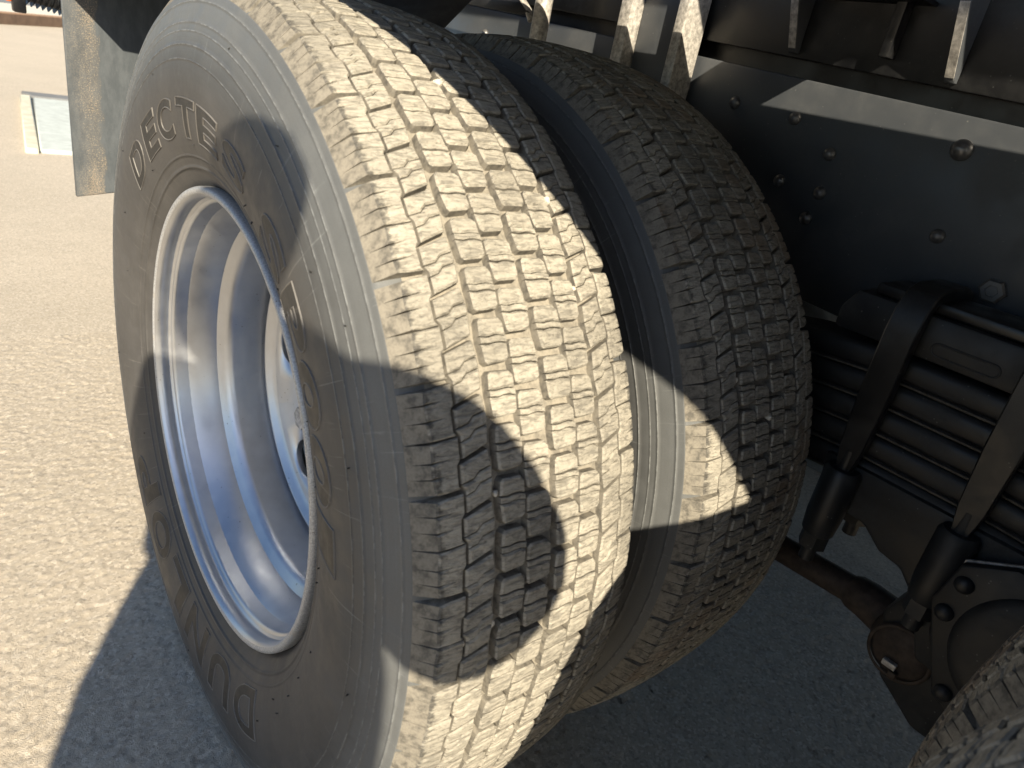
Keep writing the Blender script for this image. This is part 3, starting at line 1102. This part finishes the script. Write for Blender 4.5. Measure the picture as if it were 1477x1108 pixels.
# ---- flat fender over both wheels, its tail bent down in front of the mud flap
fend = prism('fender', [(-2.3, 0.650), (0.405, 0.650), (0.60, 0.518), (0.785, 0.490), (0.785, 0.496), (0.602, 0.525), (0.408, 0.657), (-2.3, 0.657)], 'x', -0.143, 0.540, M['black'], truck, 0.0, 1)
box('fender_tab', (0.5405, -0.355, 0.651), (0.661, -0.195, 0.656), M['black'], truck, 0.0)
box('fender', (1.64, -2.3, 0.650), (2.32, 0.6, 0.657), M['black'], truck, 0.0)
# ---- mud flap
flap = prism('mud_flap', [(-0.127, 0.700), (-0.127, 0.098), (-0.04, 0.112), (0.46, 0.118), (0.46, 0.700)], 'y', 0.795, 0.805, M['flap'], truck, 0.002, 1)
box('flap_rail', (-0.13, 0.806, 0.60), (0.66, 0.835, 0.66), M['black'], truck, 0.003)

# ---- tail end glimpsed past the flap: marker lamp and coiled hose
lamp = box('marker_lamp', (-0.147, 1.285, 0.395), (-0.121, 1.315, 0.50), M['black'], truck, 0.004)
M['orange'] = mat_plain('orange_lens', (0.75, 0.13, 0.03), 0.3, 0, 0.1, 20)
box('lens', (-0.158, 1.29, 0.415), (-0.1475, 1.31, 0.50), M['orange'], lamp, 0.003)
pts, rr_ = [], []
for i in range(0, 15):
    x = -0.118 + i * 0.011
    pts += [(x, 1.30, 0.462 - 0.12 * i * 0.011), (x + 0.004, 1.30, 0.462 - 0.12 * i * 0.011), (x + 0.006, 1.30, 0.462 - 0.12 * i * 0.011)]
    rr_ += [0.040, 0.040, 0.052]
box('rear_bumper', (0.03, 1.262, 0.385), (2.15, 1.342, 0.485), M['black'], truck, 0.006)
tube('ribbed_hose', pts, rr_, M['black_dusty'], truck, 24)

# ---- leaf spring pack (trunnion between the two axles)
TY = -0.60
spring = bpy.data.objects.new('leaf_spring', None)
link(spring, truck)
def leaf(z, half, thick, k, name='leaf', mat=None, inset=0.0):
    n = 26
    vs, fs = [], []
    prof = []
    w0, w1 = 0.535 + 0.0006 * (k % 2) + inset, 0.625 - inset
    sec = [(w0 + 0.005, 0), (w0 + 0.001, 0.16 * thick), (w0, 0.40 * thick), (w0, 0.72 * thick), (w0 + 0.003, 0.93 * thick), (w0 + 0.007, thick), (w1 - 0.007, thick), (w1, 0.65 * thick), (w1, 0.35 * thick), (w1 - 0.007, 0)]
    m_ = len(sec)
    for i in range(n + 1):
        y = TY - half + 2 * half * i / n
        d = abs(y - TY)
        dz = -0.42 * max(0.0, d - 0.09) ** 2 - 0.06 * max(0.0, d - 0.09)
        for x, t in sec:
            vs.append((x, y, z + t + dz))
    for i in range(n):
        for q in range(m_):
            fs.append((i * m_ + q, i * m_ + (q + 1) % m_, (i + 1) * m_ + (q + 1) % m_, (i + 1) * m_ + q))
    fs.append(tuple(range(m_))); fs.append(tuple(n * m_ + q for q in range(m_))[::-1])
    o = obj(name, vs, fs, mat or M['cast'], spring)
    bm = bmesh.new(); bm.from_mesh(o.data)
    bmesh.ops.recalc_face_normals(bm, faces=bm.faces)
    for f in bm.faces: f.smooth = True
    for e in bm.edges: e.smooth = not (len(e.link_faces) == 2 and e.calc_face_angle(0) > 0.9)
    bm.to_mesh(o.data); bm.free()
M['liner'] = mat_plain('grey_spring_liner', (0.060, 0.056, 0.050), 0.6, 0, 0.5, 90)
for k in range(5):
    leaf(0.2225 - k * 0.0365, 0.70 - k * 0.05, 0.0300, k)
    leaf(0.2165 - k * 0.0365, 0.66 - k * 0.05, 0.0055, k, 'liner', M['liner'], 0.0015)
# spacer block on top of the pack, with its cast mark
sp = prism('spacer_block', [(TY - 0.165, 0.2585), (TY + 0.165, 0.2585), (TY + 0.165, 0.285), (TY + 0.150, 0.312), (TY - 0.150, 0.312), (TY - 0.165, 0.285)], 'x', 0.531, 0.629, M['cast'], truck, 0.005, 2)
box('spacer_cap', (0.540, TY - 0.135, 0.3125), (0.622, TY + 0.135, 0.327), M['black'], truck, 0.004)
def pill(cy, cz, hl, hr, x):
    pts = []
    for k in range(13):
        a = PI / 2 + PI * k / 12
        pts.append((x, cy + hl - hr * math.cos(a) * -1, cz + hr * math.sin(a)))
    pts = [(x, cy + hl + hr * math.sin(PI * k / 12), cz + hr * math.cos(PI * k / 12)) for k in range(13)] + [(x, cy - hl - hr * math.sin(PI * k / 12), cz - hr * math.cos(PI * k / 12)) for k in range(13)]
    pts.append(pts[0])
    return pts
tube('cast_outline', pill(-0.593, 0.2755, 0.030, 0.0075, 0.5315), 0.0016, M['cast'], sp, 8)

def ubolt(y):
    hw = 0.0185
    t = 0.016
    x0, x1 = 0.512, 0.648
    zt = 0.334
    u = bpy.data.objects.new('u_bolt', None); link(u, truck)
    # strap section swept over the pack
    path = [(x0 + 0.006, 0.070), (x0 + 0.004, 0.125), (x0 + 0.002, 0.20), (x0, 0.285), (x0 + 0.004, 0.310), (x0 + 0.016, 0.328), (x0 + 0.034, zt), (x1 - 0.034, zt), (x1 - 0.016, 0.328), (x1 - 0.004, 0.310), (x1, 0.285), (x1, 0.07)]
    wd = [0.006, 0.015, hw, hw, hw, hw, hw, hw, hw, hw, hw, hw]
    vs, fs = [], []
    for i, (x, z) in enumerate(path):
        a = Vector(path[max(i - 1, 0)]); b = Vector(path[min(i + 1, len(path) - 1)])
        d = (b - a).normalized(); n = Vector((-d.y, d.x))
        for s_, q in ((-1, 0.40), (-0.90, 0.5), (0.90, 0.5), (1, 0.40), (1, -0.40), (0.90, -0.5), (-0.90, -0.5), (-1, -0.40)):
            vs.append((x + n.x * q * t, y + s_ * wd[i], z + n.y * q * t))
    m_ = 8
    for i in range(len(path) - 1):
        for q in range(m_):
            fs.append((i * m_ + q, i * m_ + (q + 1) % m_, (i + 1) * m_ + (q + 1) % m_, (i + 1) * m_ + q))
    fs.append(tuple(range(m_))); fs.append(tuple((len(path) - 1) * m_ + q for q in range(m_))[::-1])
    bm = bmesh.new()
    bv = [bm.verts.new(v) for v in vs]
    for f in fs: bm.faces.new([bv[i] for i in f])
    from_bm('strap', bm, M['black'], u, angle=math.radians(28))
    for x in (x0 + 0.006, x1):
        tube('shank', [(x, y, 0.12), (x, y, -0.055)], 0.0105, M['cast'], u)
        bm = bmesh.new()
        bmesh.ops.create_cone(bm, cap_ends=True, segments=6, radius1=0.019, radius2=0.019, depth=0.022)
        bmesh.ops.translate(bm, verts=bm.verts, vec=(x, y, -0.022))
        from_bm('nut', bm, M['cast'], u)
for y in (-0.525, -0.672):
    ubolt(y)

# ---- trunnion saddle, bosses and bolted cap
sad = prism('saddle', [(-0.49, 0.098), (-0.495, 0.060), (-0.535, 0.030), (-0.570, 0.028), (-0.60, 0.005), (-0.63, 0.0), (-0.66, -0.03), (-0.69, -0.10), (-0.80, -0.11), (-0.86, 0.02), (-0.88, 0.098)], 'x', 0.528, 0.632, M['cast'], truck, 0.006, 2)
for y in (-0.525, -0.672):
    for x in (0.518, 0.648):
        tube('boss', [(x, y, 0.092), (x, y, 0.086), (x, y, 0.02), (x, y, -0.008), (x, y, -0.011)], [0.0195, 0.0235, 0.0235, 0.021, 0.019], M['cast'], sad, 20)
# cap: bevelled many-sided plate with a domed middle
CYc, CZc = -0.800, -0.005
def ngon(rad, n, ph, sq=1.0):
    return [(CYc + rad * math.cos(ph + 2 * PI * k / n), CZc + rad * math.sin(ph + 2 * PI * k / n) * sq) for k in range(n)]
hexp = [(-0.692, 0.068), (-0.682, 0.010), (-0.728, -0.102), (-0.770, -0.118), (-0.830, -0.118), (-0.872, -0.102), (-0.918, 0.010), (-0.908, 0.068), (-0.860, 0.095), (-0.740, 0.095)]
prism('trunnion_housing', [(y * 1.0, z) for y, z in ngon(0.113, 20, 0)], 'x', 0.505, 0.64, M['cast'], truck, 0.004, 1)
cap = prism('trunnion_cap', hexp, 'x', 0.489, 0.5045, M['cast'], truck, 0.003, 2)
prism('gasket', [(y * 1.0 - (y + 0.8) * -0.012, z - (z) * -0.012) for y, z in hexp], 'x', 0.5047, 0.508, M['steel'], truck, 0.0, 1)
lathe('dome', [(0.489, 0.086), (0.4845, 0.0845), (0.480, 0.078), (0.477, 0.066), (0.4765, 0.03), (0.4765, 0.0)], 48, [M['cast']], cap, (0, CYc, CZc))
for y, z in [(-0.704, 0.048), (-0.700, 0.004), (-0.738, -0.090), (-0.862, -0.090), (-0.900, 0.004), (-0.896, 0.048), (-0.80, 0.083), (-0.80, -0.108)]:
    bolt_head(y, z, 0.0105, cap, x=0.489, h=0.009, mat=M['cast'])

# ---- torque rod with ball end
tube('torque_rod', [(0.60, -0.44, -0.118), (0.60, -0.575, -0.108)], 0.021, M['rust'], truck, 18)
tube('rod_collar', [(0.60, -0.572, -0.108), (0.60, -0.580, -0.108), (0.60, -0.600, -0.108), (0.60, -0.625, -0.112), (0.60, -0.64, -0.114)], [0.022, 0.026, 0.028, 0.030, 0.034], M['rust'], truck, 20)
tube('torque_rod', [(0.60, -0.30, -0.124), (0.60, -0.443, -0.118)], 0.021, M['cast'], truck, 18)
lathe('ball_joint', [(0.545, 0.0), (0.545, 0.030), (0.552, 0.040), (0.57, 0.048), (0.63, 0.048), (0.645, 0.040), (0.645, 0.0)], 30, [M['rust']], truck, (0, -0.672, -0.118))
lathe('clip_ring', [(0.5440, 0.036), (0.5430, 0.038), (0.5440, 0.0405), (0.5455, 0.041)], 40, [M['rust']], truck, (0, -0.672, -0.118))
box('clip_lug', (0.536, -0.678, -0.140), (0.5445, -0.660, -0.131), M['steel'], truck, 0.0015)
box('clip_lug', (0.536, -0.682, -0.153), (0.5445, -0.672, -0.142), M['rust'], truck, 0.0015)
prism('trunnion_bracket', [(-0.63, -0.08), (-0.66, -0.17), (-0.72, -0.21), (-0.88, -0.21), (-0.95, -0.08), (-0.9, 0.05), (-0.68, 0.05)], 'x', 0.552, 0.62, M['cast'], truck, 0.008, 2)
# axles between the wheels
for y in (0.0, -1.288):
    tube('axle_housing', [(0.40, y, 0.0), (0.75, y, 0.0), (0.90, y, 0.0), (1.0, y, 0.02), (1.18, y, 0.02), (1.28, y, 0.0), (1.43, y, 0.0), (1.80, y, 0.0)], [0.075, 0.075, 0.09, 0.20, 0.20, 0.09, 0.075, 0.075], M['cast'], truck, 24)
tube('propeller_shaft', [(1.09, -3.0, 0.10), (1.09, -1.5, 0.03)], 0.06, M['cast'], truck, 20)
box('crossmember', (0.7455, -0.70, 0.26), (1.5065, -0.55, 0.50), M['black'], truck, 0.01)
box('crossmember', (0.7455, 0.70, 0.26), (1.5065, 0.80, 0.50), M['black'], truck, 0.01)
# far-side wheels
for y in (0.0, -1.288):
    for x in (2.18 - IX, 2.18):
        t = bpy.data.objects.new('tyre', CASING)
        t.location = (x, y, 0)
        link(t, truck)

# ------------------------------------------------------------------ the person taking the picture (seen as the shadow on the wheel)
HX = Vector((SUN.y, -SUN.x, 0)).normalized()
UX = HX.cross(SUN)
def sp3(h, u, t):
    return CAM + HX * h + UX * u + SUN * t
M['jacket'] = mat_plain('dark_work_jacket', (0.035, 0.04, 0.055), 0.85, 0, 0.2, 60)
M['trousers'] = mat_plain('grey_work_trousers', (0.06, 0.06, 0.065), 0.85, 0, 0.2, 60)
M['skin'] = mat_plain('skin', (0.45, 0.29, 0.21), 0.55, 0, 0.05, 30)
M['hair'] = mat_plain('dark_hair', (0.015, 0.012, 0.01), 0.6, 0, 0.3, 200)
def skinned(name, nodes, edges, root, mats, matof, levels=2):
    """one continuous surface grown over a skeleton; nodes: name -> (point, rx, ry)"""
    names = list(nodes)
    idx = {n: i for i, n in enumerate(names)}
    me = bpy.data.meshes.new(name)
    me.from_pydata([tuple(nodes[n][0]) for n in names], [(idx[a], idx[b]) for a, b in edges], [])
    o = bpy.data.objects.new(name, me)
    COL.objects.link(o)
    o.modifiers.new('skin', 'SKIN').use_smooth_shade = True
    sv = me.skin_vertices[0] if me.skin_vertices else None
    if sv is None:
        bm = bmesh.new(); bm.from_mesh(me); bm.verts.layers.skin.verify(); bm.to_mesh(me); bm.free()
        sv = me.skin_vertices[0]
    for n in names:
        sv.data[idx[n]].radius = (nodes[n][1], nodes[n][2])
        sv.data[idx[n]].use_root = (n == root)
    sd = o.modifiers.new('sub', 'SUBSURF'); sd.levels = levels; sd.render_levels = levels
    dg = bpy.context.evaluated_depsgraph_get()
    dg.update()
    new = bpy.data.meshes.new_from_object(o.evaluated_get(dg))
    bpy.data.objects.remove(o)
    for x in mats:
        new.materials.append(x)
    pts = [(n, Vector(nodes[n][0])) for n in names]
    for p in new.polygons:
        c = p.center
        best = min(pts, key=lambda q: (q[1] - c).length)
        p.material_index = matof(best[0])
        p.use_smooth = True
    r = bpy.data.objects.new(name, new)
    return r
nd = {}
pel = sp3(-0.19, -0.50, -0.55)
nd['pelvis'] = (pel + HX * 0.04, 0.205, 0.125)
nd['belly'] = (sp3(-0.168, -0.33, -0.51), 0.240, 0.14)
nd['chest'] = (sp3(-0.155, -0.13, -0.46), 0.222, 0.13)
nd['upchest'] = (sp3(-0.175, 0.00, -0.44), 0.150, 0.11)
nd['neck'] = (sp3(-0.158, 0.105, -0.44), 0.112, 0.085)
nd['jaw'] = (sp3(-0.165, 0.150, -0.435), 0.066, 0.070)
nd['head'] = (sp3(-0.170, 0.200, -0.43), 0.072, 0.084)
nd['crown'] = (sp3(-0.172, 0.245, -0.43), 0.045, 0.055)
nd['shoulder_l'] = (sp3(-0.305, 0.062, -0.44), 0.100, 0.096)
nd['elbow_l'] = (sp3(-0.352, -0.215, -0.25), 0.064, 0.064)
nd['wrist_l'] = (sp3(-0.120, -0.060, -0.10), 0.030, 0.034)
nd['palm_l'] = (sp3(-0.085, -0.040, -0.055), 0.022, 0.040)
nd['shoulder_r'] = (sp3(-0.030, 0.005, -0.42), 0.086, 0.086)
nd['uparm_r'] = (sp3(0.075, -0.038, -0.33), 0.112, 0.106)
nd['elbow_r'] = (sp3(0.108, -0.118, -0.24), 0.096, 0.094)
nd['forearm_r'] = (sp3(0.112, -0.055, -0.15), 0.082, 0.080)
nd['wrist_r'] = (sp3(0.092, -0.015, -0.085), 0.036, 0.038)
nd['palm_r'] = (sp3(0.080, -0.006, -0.050), 0.022, 0.038)
foot_z = -0.5
for s_, nm in ((-1, 'l'), (1, 'r')):
    hp = pel + HX * 0.085 * s_ + Vector((0, 0, -0.06))
    kn = Vector((hp.x + 0.05 + HX.x * 0.05 * s_, hp.y + 0.09 + HX.y * 0.05 * s_, -0.06))
    an = Vector((kn.x - 0.05 + HX.x * 0.02 * s_, kn.y - 0.10 + HX.y * 0.02 * s_, foot_z + 0.085))
    to = an + Vector((0.085, 0.14, -0.052))
    nd['hip_' + nm] = (hp, 0.095, 0.095)
    nd['knee_' + nm] = (kn, 0.066, 0.066)
    nd['ankle_' + nm] = (an, 0.045, 0.050)
    nd['toe_' + nm] = (to, 0.042, 0.032)
ed = [('pelvis', 'belly'), ('belly', 'chest'), ('chest', 'upchest'), ('upchest', 'neck'), ('neck', 'jaw'), ('jaw', 'head'), ('head', 'crown'),
      ('upchest', 'shoulder_l'), ('shoulder_l', 'elbow_l'), ('elbow_l', 'wrist_l'), ('wrist_l', 'palm_l'),
      ('upchest', 'shoulder_r'), ('shoulder_r', 'uparm_r'), ('uparm_r', 'elbow_r'), ('elbow_r', 'forearm_r'), ('forearm_r', 'wrist_r'), ('wrist_r', 'palm_r'),
      ('pelvis', 'hip_l'), ('hip_l', 'knee_l'), ('knee_l', 'ankle_l'), ('ankle_l', 'toe_l'), ('pelvis', 'hip_r'), ('hip_r', 'knee_r'), ('knee_r', 'ankle_r'), ('ankle_r', 'toe_r')]
CR, CU, CF = Vector(RT.col[0][:3]), Vector(RT.col[1][:3]), -Vector(RT.col[2][:3])
PH = CAM - CF * 0.012 + CR * -0.045 + CU * -0.012           # middle of the phone
def fingers(nm, side):
    """five fingers closing round the phone's short end"""
    palm = nd['palm_' + nm][0]
    end = PH + CR * side * 0.074
    for i, (off, ln) in enumerate(((0.022, 0.9), (0.007, 1.0), (-0.008, 0.95), (-0.022, 0.8))):
        base = palm.lerp(end, 0.45) + CU * off
        a = end + CU * off - CF * 0.006 + CR * side * 0.010
        b = end + CU * off * 0.9 + CF * 0.004 - CR * side * 0.004 * ln
        for q, (pt, r) in enumerate(((base, 0.0095), (a, 0.0088), (b, 0.0075))):
            nd['finger_%s%d%d' % (nm, i, q)] = (pt, r, r)
        ed.append(('palm_' + nm, 'finger_%s%d0' % (nm, i)))
        ed.append(('finger_%s%d0' % (nm, i), 'finger_%s%d1' % (nm, i)))
        ed.append(('finger_%s%d1' % (nm, i), 'finger_%s%d2' % (nm, i)))
    t0 = palm.lerp(end, 0.3) - CU * 0.03 - CF * 0.012
    t1 = end - CU * 0.022 - CF * 0.016 - CR * side * 0.018
    nd['thumb_%s0' % nm] = (t0, 0.011, 0.011); nd['thumb_%s1' % nm] = (t1, 0.009, 0.009)
    ed.append(('palm_' + nm, 'thumb_%s0' % nm)); ed.append(('thumb_%s0' % nm, 'thumb_%s1' % nm))
nd['palm_l'] = (PH - CR * 0.108 - CF * 0.030 - CU * 0.010, 0.020, 0.036)
nd['palm_r'] = (PH + CR * 0.112 - CF * 0.030 - CU * 0.004, 0.020, 0.036)
fingers('l', -1)
fingers('r', 1)
def matof(n):
    if n.split('_')[0] in ('jaw', 'head', 'crown', 'palm', 'finger', 'thumb'): return 0
    if n.split('_')[0] in ('pelvis', 'hip', 'knee', 'ankle', 'toe'): return 2
    return 1
person = skinned('person', nd, ed, 'pelvis', [M['skin'], M['jacket'], M['trousers']], matof)
link(person)
tag(person, 'person in a dark jacket photographing the wheel, cast as a shadow across it', 'person')
# jacket hood pulled over the head, open at the face
hc = nd['head'][0]
face = (CAM - hc); face.z *= 0.6; face.normalize()
upv = UX
sd_ = face.cross(upv).normalized()
face = upv.cross(sd_).normalized()
bm = bmesh.new()
bmesh.ops.create_icosphere(bm, subdivisions=4, radius=1.0)
for v in list(bm.verts):
    if v.co.y > 0.62 and abs(v.co.x) < 0.6:
        bm.verts.remove(v)
for v in bm.verts:
    c = v.co.copy()
    n_ = 1.0 + 0.012 * math.sin(c.x * 9) * math.sin(c.z * 11)
    v.co = hc + HX * -0.005 + (sd_ * c.x * 0.118 + face * c.y * 0.125 + upv * c.z * 0.102) * n_
from_bm('hood', bm, M['jacket'], person, smooth=True)
# the phone
ph = bpy.data.objects.new('smartphone', None)
ph.matrix_world = Matrix.Translation(PH) @ RT
link(ph)
tag(ph, 'black smartphone held in front of the wheel by the person photographing it', 'phone')
M['phone'] = mat_plain('black_phone_glass', (0.01, 0.01, 0.012), 0.15, 0, 0.1, 20)
box('case', (-0.074, -0.036, -0.006), (0.074, 0.036, 0.0015), M['phone'], ph, 0.003)
box('screen', (-0.071, -0.033, -0.0066), (0.071, 0.033, -0.0061), M['phone'], ph, 0.0)

# ------------------------------------------------------------------ small stones caught in the tread
STONE_LABELS = ['pale stone in the middle groove near the top of the outer tyre', 'pale stone at the shadow edge high on the outer tyre',
                'tiny pale stone in the far groove of the sunlit tread', 'tiny stone in the near groove inside the round shadow',
                'pale stone low in the near groove of the round shadow', 'tiny stone beside the shoulder blocks low in the round shadow',
                'pale stone in the middle groove of the shaded inner tyre', 'tiny stone in the near groove of the shaded inner tyre',
                'pale stone in the far groove of the shaded inner tyre']
M['stone'] = mat_plain('pale_stone', (0.62, 0.58, 0.50), 0.8, 0, 0.2, 300)
for q, (cx, x, th, sz) in enumerate([(0, 0.0005, 62.0, 0.0042), (0, 0.0605, 47.5, 0.0038), (0, 0.0580, 38.2, 0.0028), (0, -0.0580, 21.0, 0.0030), (0, -0.0600, 8.6, 0.0036), (0, -0.0875, 7.6, 0.0028), (IX, -0.0010, 20.6, 0.0042), (IX, -0.0590, 26.0, 0.0030), (IX, 0.0600, 12.5, 0.0038)]):
    bm = bmesh.new()
    bmesh.ops.create_icosphere(bm, subdivisions=2, radius=1.0)
    r_ = random.Random(q)
    ax = [sz * r_.uniform(0.7, 1.2) for _ in range(3)]
    a = th * DEG
    rr = crown(x) - 0.0035
    for v in bm.verts:
        n_ = 1 + 0.18 * math.sin(v.co.x * 3 + q) * math.cos(v.co.y * 4 + q)
        v.co = Vector((cx + x + v.co.x * ax[0] * n_, -rr * math.cos(a) + v.co.y * ax[1] * n_, rr * math.sin(a) + v.co.z * ax[2] * n_))
    o = from_bm('pebble', bm, M['stone'])
    tag(o, STONE_LABELS[q], 'stone', 'small stones caught in the tyre treads')
